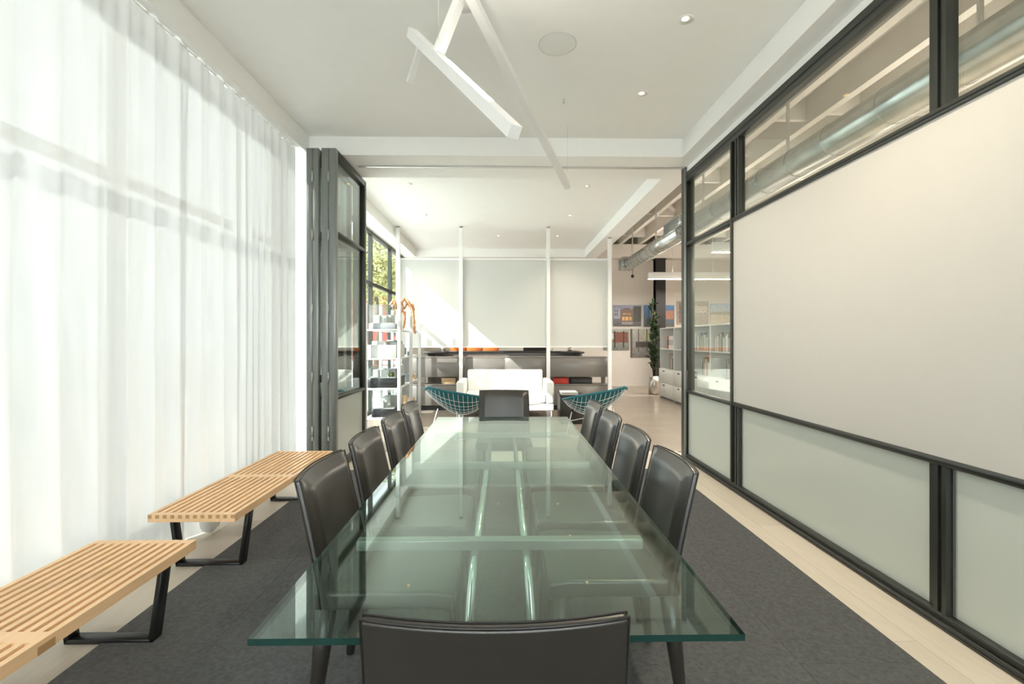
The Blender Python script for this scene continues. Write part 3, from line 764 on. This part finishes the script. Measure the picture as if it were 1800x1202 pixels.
model_case('white model under clear cover on grey plinth, top shelf', -1.96, -1.58, 7.02, 7.48, SZ[3], .085, .27, 'model_grey', 2)
model_case('white model with green trees on black plinth under clear cover', -1.97, -1.56, 7.00, 7.62, SZ[1], .14, .17, 'model_black', 3)
model_case('white model on black plinth, bottom shelf', -1.92, -1.58, 7.02, 7.62, SZ[0], .115, .24, 'model_black', 4)
r = thing('building_model', 'large pale block model with stepped top on the second shelf', 'model', (-1.76, 7.3, SZ[2]+.0005))
zz = SZ[2]+.0005
bx('podium', 'model_white', (-1.97, -1.56, 7.0, 7.6, zz, zz+.19), r, .001, 1); bx('tower', 'model_white', (-1.92, -1.72, 7.05, 7.4, zz+.1905, zz+.245), r); bx('roof_block', 'model_white', (-1.69, -1.6, 7.15, 7.5, zz+.1905, zz+.225), r)
# second bay
def at(z): return z+.0006
simple('file_box', 'model_grey', (-1.72, -1.60, 7.9, 8.2, at(SZ[1]), at(SZ[1])+.12), 'grey file box on the shelf behind the black plinth model', 'box')
r = thing('building_model', 'white stacked model in the second shelf bay', 'model', (-1.7, 8.1, at(SZ[1])))
bx('lower_block', 'model_white', (-1.96, -1.74, 7.9, 8.4, at(SZ[1]), at(SZ[1])+.11), r); bx('upper_block', 'model_white', (-1.93, -1.80, 7.95, 8.3, at(SZ[1])+.1105, at(SZ[1])+.21), r)
r = thing('building_model', 'small cardboard house model in the second shelf bay', 'model', (-1.62, 8.42, at(SZ[1])))
bx('house_body', 'card', (-1.68, -1.55, 8.34, 8.50, at(SZ[1]), at(SZ[1])+.09), r)
m = MB(); a = at(SZ[1])+.0905; m.add([(-1.69, 8.33, a), (-1.54, 8.33, a), (-1.54, 8.51, a), (-1.69, 8.51, a), (-1.615, 8.33, a+.05), (-1.615, 8.51, a+.05)], [(0,1,4), (2,3,5), (0,4,5,3), (1,2,5,4), (0,3,2,1)]); m.build('house_roof', 'model_white', r)
r = thing('building_model', 'cardboard and white site model on the lowest second-bay shelf', 'model', (-1.7, 8.2, at(SZ[0])))
bx('site_board', 'model_white', (-1.95, -1.54, 7.9, 8.5, at(SZ[0]), at(SZ[0])+.02), r)
for k, (x, y, h, mm) in enumerate(((-1.9, 7.95, .16, 'model_white'), (-1.72, 7.98, .19, 'card'), (-1.65, 8.25, .13, 'card'), (-1.85, 8.25, .22, 'model_white'), (-1.62, 8.0, .1, 'model_white'))): bx('site_block', mm, (x, x+.1, y, y+.14, at(SZ[0])+.0205, at(SZ[0])+h), r)
for k in range(5):
    simple('book', 'book%d' % ((k*3+2) % 9), (-1.95+.02, -1.70, 7.88+.045*k, 7.88+.045*k+.038, at(SZ[2]), at(SZ[2])+.22+.02*(k % 3)), ['tan', 'slate blue', 'white', 'dark green', 'slate blue'][k]+' book, %s in the row on the second model shelf' % ORD[k], 'book', 'books on the model shelf')
simple('small_speaker', 'model_grey', (-1.60, -1.55, 8.0, 8.05, at(SZ[2]), at(SZ[2])+.07), 'tiny dark grey cube on the second shelf of the far bay', 'speaker')
# copper sculpture hanging over the shelf top
cs = thing('copper_sculpture', 'crumpled copper ribbon sculpture drooping over the white shelf top', 'sculpture', (-1.6, 7.95, at(SZ[3])))
rnd = random.Random(11)
def ribbon(pts, w):
    m = MB(); P = [Vector(p) for p in pts]
    # smooth
    Q = []
    for i in range(len(P)-1):
        p0, p1, p2, p3 = P[max(0, i-1)], P[i], P[i+1], P[min(len(P)-1, i+2)]
        for k in range(5):
            t = k/5; Q.append(.5*((2*p1)+(-p0+p2)*t+(2*p0-5*p1+4*p2-p3)*t*t+(-p0+3*p1-3*p2+p3)*t**3))
    Q.append(P[-1])
    m.tube(Q, [w*(.55+.45*abs(math.sin(i*1.1)))*(1 if i < len(Q)-2 else .4) for i in range(len(Q))], 6)
    return m
z = at(SZ[3])
strands = [([(-1.80, 7.58, z+.36), (-1.73, 7.60, z+.46), (-1.69, 7.58, z+.36), (-1.65, 7.60, z+.41), (-1.60, 7.60, z+.27)], .026),
           ([(-1.78, 7.60, z+.44), (-1.72, 7.62, z+.33), (-1.66, 7.58, z+.36), (-1.61, 7.58, z+.24)], .022),
           ([(-1.63, 7.60, z+.40), (-1.56, 7.62, z+.49), (-1.50, 7.60, z+.44), (-1.445, 7.61, z+.33), (-1.42, 7.60, z+.18), (-1.41, 7.60, z+.02), (-1.395, 7.60, z-.06)], .026),
           ([(-1.60, 7.64, z+.30), (-1.56, 7.62, z+.22), (-1.57, 7.63, z+.12), (-1.59, 7.63, z+.014)], .023),
           ([(-1.56, 7.68, z+.47), (-1.50, 7.68, z+.38), (-1.45, 7.66, z+.40), (-1.42, 7.64, z+.27)], .024),
           ([(-1.62, 7.66, z+.43), (-1.58, 7.66, z+.34), (-1.53, 7.66, z+.42), (-1.48, 7.66, z+.36), (-1.45, 7.64, z+.22)], .020),
           ([(-1.68, 7.64, z+.30), (-1.62, 7.66, z+.34), (-1.58, 7.64, z+.25), (-1.55, 7.64, z+.30)], .018)]
for pts, w in strands:
    ribbon(pts, w).build('copper_strand', 'copper', cs, True)

# ================================================================== OPEN OFFICE
dc = thing('air_duct', 'round galvanised spiral air duct running below the joists', 'duct', (2.9, 4, 3.07))
DX, DZ, DR = 2.90, 3.075, .145
MB().tube([(DX, YB+.05, DZ), (DX, 4, DZ), (DX, 7.75, DZ)], DR, 40).build('duct_run', 'galv', dc, True)
MB().tube([(DX, 7.75, DZ), (DX, 11.2, DZ)], DR-.004, 40).build('duct_run', 'galv', dc, True)
y = -1.6; k = 0
while y < 7.7:
    MB().tube([(DX+(DR+.001)*math.cos(a), y, DZ+(DR+.001)*math.sin(a)) for a in [2*PI*i/40 for i in range(40)]], .0035, 6, closed=True).build('seam_ring', 'galv', dc, True)
    y += (.62, .07, .55)[k % 3] if k % 3 != 1 else .55
    k += 1
y = 8.3
while y < 11.1:
    MB().tube([(DX+(DR-.003)*math.cos(a), y, DZ+(DR-.003)*math.sin(a)) for a in [2*PI*i/40 for i in range(40)]], .003, 6, closed=True).build('seam_ring', 'alu', dc, True); y += .24
bx('end_box', 'galv', (DX-.17, DX+.12, 11.15, 11.5, DZ-.11, DZ+.17), dc, .004, 1)
for q in range(6): bx('grille_slat', 'model_grey', (DX-.178, DX-.171, 11.17, 11.48, DZ-.09+.043*q, DZ-.09+.043*q+.018), dc)
for q in range(6): bx('grille_slat', 'model_grey', (DX-.16, DX+.1, 11.142, 11.1495, DZ-.09+.043*q, DZ-.09+.043*q+.018), dc)
bx('register_box', 'galv', (DX-.17, DX-.03, 7.5, 8.25, DZ+.03, DZ+.20), dc, .003, 1)
for q in range(6): bx('grille_slat', 'model_grey', (DX-.1765, DX-.1705, 7.53, 8.22, DZ+.045+.025*q, DZ+.045+.025*q+.012), dc)
for y in (.9, 2.9, 4.9, 7.0, 9.2, 10.9):
    bx('hanger_strap', 'alu', (DX-.012, DX+.012, y-.012, y+.012, DZ+DR-.01, 4.219), dc)
hb = thing('hanging_sensor', 'small black ball hanging below the end of the duct', 'sensor', (2.93, 11.0, 2.6))
MB().tube([(2.93, 11.0, DZ-DR+.004), (2.93, 11.0, 2.80)], .006, 6).build('stem', 'black_metal', hb)
m = MB(); m.lathe([(.002, -.04), (.028, -.028), (.04, 0), (.028, .028), (.002, .04)], (2.93, 11.0, 2.77), 16); m.build('ball', 'black_metal', hb, True)
# linear pendants
def lin_pendant(y, label):
    r = thing('linear_pendant', label, 'pendant light', (4.9, y, 2.7), 'linear pendants of the open office')
    bx('housing', 'white_metal', (3.29, 6.6, y-.04, y+.04, 2.705, 2.86), r, .002, 1)
    bx('diffuser', 'lamp_strip', (3.295, 6.595, y-.034, y+.034, 2.699, 2.7045), r)
    for x in (3.85, 4.77, 6.1): MB().tube([(x, y, 2.86), (x, y, 3.899 if False else 4.219)], .006, 6).build('rod', 'alu', r); 
    for x in (3.85, 4.77, 6.1): bx('rod_plate', 'alu', (x-.07, x+.07, y-.02, y+.02, 2.86, 2.872), r)
    l = bpy.data.lights.new('pendant_glow', 'AREA'); l.shape = 'RECTANGLE'; l.size = 3.2; l.size_y = .07; l.energy = 46; l.color = (1, .91, .80)
    lo = bpy.data.objects.new('pendant_glow', l); C.objects.link(lo); lo.parent = r; lo.location = (.04, 0, -.006)
    l2 = l.copy(); l2.energy = 10; l2o = bpy.data.objects.new('added_uplight', l2); C.objects.link(l2o); l2o.parent = r; l2o.location = (.04, 0, .18); l2o.rotation_euler = (PI, 0, 0)  # upward light added to each pendant to brighten the office
for y, t in ((11.0, 'white linear pendant light in front of the far wall photographs'), (7.6, 'white linear pendant light seen through the glazed partition'),
             (4.2, 'white linear office pendant hidden behind the white boards'), (.8, 'white linear office pendant nearest the viewpoint, behind the boards')): lin_pendant(y, t)
# steel column
cl = thing('steel_column', 'black steel column in front of the far wall', 'column', (4.28, 13.1, 0))
bx('flange', 'black_metal', (4.10, 4.36, 13.0, 13.025, .001, 3.5), cl); bx('flange', 'black_metal', (4.10, 4.36, 13.22, 13.245, .001, 3.5), cl); bx('web', 'black_metal', (4.22, 4.24, 13.0255, 13.2195, .001, 3.5), cl)
bx('cap_plate', 'black_metal', (4.08, 4.38, 12.98, 13.26, 3.501, 3.52), cl)
struct(bx('trim_10', 'wall_paint', (2.2, 9.0, 13.0, 13.3, 3.525, 3.899)), 'off-white beam carried by the black column', 'beam')
# photographs
s_ = 850/13.66
def pic(x0, x1, y0, y1, label, mat):
    a, b = (x0-886.4)/s_, (x1-886.4)/s_; z0, z1 = 1.32+(597-y1)/s_, 1.32+(597-y0)/s_
    r = thing('photograph', label, 'photograph', ((a+b)/2, 13.69, z0), 'framed photographs on the far wall')
    bx('print', mat, (a, b, 13.660, 13.675, z0, z1), r); bx('backing', 'model_grey', (a+.02, b-.02, 13.6755, 13.699, z0+.02, z1-.02), r)
print_mat('ph1', (.10, .09, .09), (.28, .30, .42), [(.0, .25, .35, .85, (.34, .36, .45)), (.25, .72, .22, .8, (.20, .13, .10)), (.31, .40, .27, .45, (.72, .42, .14)), (.43, .53, .27, .45, (.80, .50, .18)), (.56, .66, .27, .45, (.66, .36, .12)), (.33, .46, .53, .62, (.48, .28, .13)), (.5, .63, .53, .62, (.42, .26, .13)), (.04, .08, .5, .62, (.10, .10, .14)), (.12, .16, .5, .62, (.10, .10, .14)), (.04, .08, .68, .78, (.10, .10, .14)), (.12, .16, .68, .78, (.10, .10, .14)), (.36, .6, .8, .86, (.16, .12, .11)), (.72, 1, .2, .95, (.07, .07, .06)), (.3, .7, .08, .2, (.30, .28, .28))])
print_mat('ph2', (.10, .10, .08), (.10, .24, .50), [(.1, .5, .1, .4, (.07, .09, .04)), (.72, .98, .35, .75, (.42, .20, .13)), (.15, .17, .4, 1, (.05, .06, .1))])
print_mat('ph3', (.32, .27, .22), (.40, .36, .31), [(.05, .4, .1, .95, (.20, .16, .13)), (.45, .95, .5, .8, (.5, .46, .4))], .9)
print_mat('ph4', (.46, .40, .31), (.40, .48, .58), [(.0, 1, .0, .55, (.48, .42, .32)), (0, 1, .5, .62, (.32, .30, .24))], .5)
print_mat('ph5', (.16, .17, .16), (.36, .38, .34), [(.35, .95, .35, .85, (.20, .07, .045)), (.12, .38, .5, .8, (.6, .6, .55)), (.4, .46, .1, .9, (.06, .04, .035)), (.75, .8, .1, .9, (.05, .03, .03))], .7)
print_mat('ph6', (.16, .15, .14), (.42, .41, .38), [(.2, .9, .35, .55, (.06, .05, .045)), (.5, .95, .6, .9, (.40, .42, .26)), (.3, .34, .2, 1, (.08, .07, .06)), (.65, .69, .2, 1, (.08, .07, .06)), (0, .06, 0, 1, (.1, .08, .07))], .7)
pic(1079, 1128, 536, 573, 'photograph of a lit house at dusk, first in the upper row', 'ph1')
pic(1133, 1187, 536, 574, 'photograph of a house under blue sky behind the plant', 'ph2')
pic(1192, 1248, 529, 570, 'sepia photograph of a building in the upper row', 'ph3')
pic(1251, 1306, 533, 572, 'photograph of a pale beach under blue-grey sky', 'ph4')
pic(1062, 1107, 578, 615, 'photograph of a red-brown room interior in the lower row', 'ph5')
pic(1110, 1152, 578, 628, 'photograph of a glazed room interior behind the plant, lower row', 'ph6')
# bookcases
BX = 3.57
def bookcase(y0, y1, label):
    r = thing('bookcase', label, 'bookcase', (BX+.2, (y0+y1)/2, 0), 'white bookcases along the office')
    t = .02; z1 = 1.585
    for y in (y0, y1-t): bx('side_panel', 'white_lam', (BX+.02, BX+.40, y, y+t, .001, z1-t-.0005), r)
    bx('top', 'white_lam', (BX+.018, BX+.40, y0, y1, z1-t, z1), r); bx('back_panel', 'white_lam', (BX+.385, BX+.3995, y0+t, y1-t, .05, z1-t-.0005), r)
    for z in (.675, 1.12): bx('shelf', 'white_lam', (BX+.022, BX+.384, y0+t, y1-t, z-t, z), r)
    bx('bottom', 'white_lam', (BX+.022, BX+.384, y0+t, y1-t, .04, .06), r); bx('plinth', 'model_grey', (BX+.05, BX+.07, y0+t, y1-t, .001, .0395), r)
    for (a, b) in ((.045, .35), (.355, .665)):
        d = bx('drawer', 'white_lam', (BX, BX+.019, y0+.003, y1-.003, a, b), r, .001, 1)
        yy = y0+(y1-y0)*.62
        kn = bx('knob', 'model_black', (BX-.02, BX-.0005, yy-.03, yy+.03, b-.055, b-.035), d)
edges = [(6.58, 7.48), (7.48, 8.38), (8.38, 9.28), (9.28, 10.18), (10.18, 11.10)]
bl = ['white bookcase with drawers hidden behind the white boards', 'white bookcase with drawers, fourth from the plant', 'white bookcase with drawers, third from the plant', 'white bookcase with drawers, second from the plant', 'white bookcase with drawers next to the potted plant']
for (a, b), t in zip(edges, bl): bookcase(a+.001, b-.001, t)
BC = ['cream', 'dark green', 'tan', 'navy', 'beige', 'slate blue', 'brown', 'white', 'sage green']
def books(y0, y1, z, n, label, grp, seed, gap_to=None):
    rnd = random.Random(seed); y = y0
    for k in range(n):
        w = rnd.uniform(.022, .048); h = rnd.uniform(.22, .34); d = rnd.uniform(.2, .28)
        if y+w > y1: break
        ci = rnd.randrange(9); c = 'book%d' % ci
        b = thing('book', '%s book, %s in the %s' % (BC[ci], ORD[k], label), 'book', (BX+.06, y, z+.0005), grp)
        bx('cover', c, (BX+.05, BX+.05+d, y, y+w-.001, z+.0005, z+.0005+h), b)
        bx('pages', 'paper', (BX+.054, BX+.05+d-.002, y+.003, y+w-.004, z+h+.0007, z+h+.0012), b)
        y += w
e = edges
books(7.55, 8.30, 1.12, 20, 'upper row, fourth bookcase from the plant', 'books, upper shelf, fourth bookcase', 1)
books(8.50, 9.20, 1.12, 18, 'upper row, third bookcase from the plant', 'books, upper shelf, third bookcase', 2)
books(8.45, 8.95, .675, 11, 'lower row, third bookcase from the plant', 'books, lower shelf, third bookcase', 3)
books(7.6, 8.25, .675, 8, 'lower row, fourth bookcase from the plant', 'books, lower shelf, fourth bookcase', 9)
books(9.35, 9.75, .675, 10, 'lower row, second bookcase from the plant', 'books, lower shelf, second bookcase', 4)
books(10.24, 10.65, .675, 10, 'lower row, bookcase next to the plant', 'books, lower shelf, bookcase by the plant', 5)
for (a, b, c, lab) in ((10.60, 10.68, 'red', 'thick red book in the bookcase next to the plant'), (10.30, 10.59, 'paper', 'wide white binder beside the red book')):
    q = thing('book', lab, 'book', (BX+.06, a, 1.1205)); bx('cover', c, (BX+.05, BX+.32, a, b, 1.1205, 1.40), q); bx('spine_band', 'model_black' if c == 'red' else 'model_white', (BX+.0485, BX+.0498, a+.005, b-.005, 1.20, 1.32), q)
lidded('storage_box', 'orange', 'orange', (BX+.06, BX+.3, 8.42, 8.56, .99, 1.04), 'small orange box lying on books in the third bookcase', 'box')
# tall plant
pl_ = thing('potted_plant', 'tall dark leafy plant in a steel cylinder pot beside the bookcases', 'plant', (3.62, 11.62, 0))
MB().lathe([(.13, .012), (.13, .44), (.12, .44), (.12, .40)], (3.62, 11.62, 0), 28).build('pot', 'pot', pl_, True)
for k in range(3): MB().lathe([(.015, .0005), (.015, .012)], (3.62+.09*math.cos(k*2.1), 11.62+.09*math.sin(k*2.1), 0), 8).build('caster', 'black_metal', pl_)
MB().lathe([(.119, .38), (.119, .395)], (3.62, 11.62, 0), 24).build('soil', 'soil', pl_)
rnd = random.Random(21); stems = []
for k in range(4):
    a = k*1.6; pts = [(3.62+.03*math.cos(a), 11.62+.03*math.sin(a), .39)]
    for q in range(1, 8): pts.append((3.62+.06*math.cos(a+q*.5)+rnd.uniform(-.03, .03), 11.62+.06*math.sin(a+q*.5), .39+q*(.265-.03*k)))
    MB().tube(pts, [.009-.0008*i for i in range(8)], 6).build('stem', 'bark', pl_, True); stems.append(pts)
lm = []
for q in range(3):
    m = MB(); L = .10+.02*q; w = .032+.006*q
    m.add([(0,0,0), (w*.8, .02, L*.35), (w*.6, .03, L*.7), (0, .02, L), (-w*.6, .03, L*.7), (-w*.8, .02, L*.35), (0, -.012, L*.45)], [(0,1,6), (1,2,6), (2,3,6), (3,4,6), (4,5,6), (5,0,6)]); lm.append(m.mesh('leaf', 'leaf', True))
for k in range(150):
    p = stems[rnd.randrange(4)]; t = rnd.uniform(.8, 6.99); i = int(t); f = t-i
    a, b = Vector(p[i]), Vector(p[min(7, i+1)]); c = a.lerp(b, f)
    o = link('leaf', lm[rnd.randrange(3)], pl_, loc=c); sc = rnd.uniform(.8, 1.45); o.scale = (sc,)*3
    o.rotation_euler = (rnd.uniform(.5, 1.7), rnd.uniform(-.3, .3), rnd.uniform(0, 6.28))

# ================================================================== OUTSIDE
def tree(label, x, y, h, rx, rz, n, seed):
    rnd = random.Random(seed); r = thing('tree', label, 'tree', (x, y, -.15), 'trees outside the windows')
    MB().tube([(x, y, -.149), (x+.1, y+.05, h*.4), (x-.05, y, h)], [.14, .10, .04], 10).build('trunk', 'bark', r, True)
    m = MB()
    for k in range(n):
        while True:
            p = Vector((rnd.uniform(-1, 1), rnd.uniform(-1, 1), rnd.uniform(-1, 1)))
            if p.length < 1: break
        p = p*(.75+.25*math.sin(p.x*7+p.z*5)*math.cos(p.y*6))
        c = Vector((x+p.x*rx, y+p.y*rx, h+p.z*rz)); a = Vector((rnd.uniform(-1, 1), rnd.uniform(-1, 1), rnd.uniform(-1, 1))).normalized()*rnd.uniform(.05, .11)
        b = a.orthogonal().normalized()*a.length*.55
        m.add([c-a, c+b, c+a, c-b], [(0,1,2,3)])
    o = m.build('foliage', 'tree_leaf', r); o['kind'] = 'stuff'
tree('yellow-green tree outside the lounge windows, nearest', -4.5, 17.0, 3.9, 1.5, 1.5, 5000, 1)
tree('yellow-green tree outside, behind the nearest one', -6.6, 22.5, 4.6, 1.9, 2.0, 5000, 2)
tree('low bushy tree outside beside the red building', -5.3, 26.0, 3.2, 1.6, 1.4, 3500, 3)
nb = thing('neighbour_building', 'dark red building outside beyond the trees', 'building', (-9.5, 36, -.15))
bx('wall', 'red_wall', (-13, -6.6, 34, 40, -.15, 4.4), nb); bx('roof', 'model_grey', (-13.2, -6.4, 33.8, 40.2, 4.4, 4.6), nb)
bx('window', 'model_black', (-8.2, -7.4, 33.97, 33.999, 1.6, 3.2), nb)
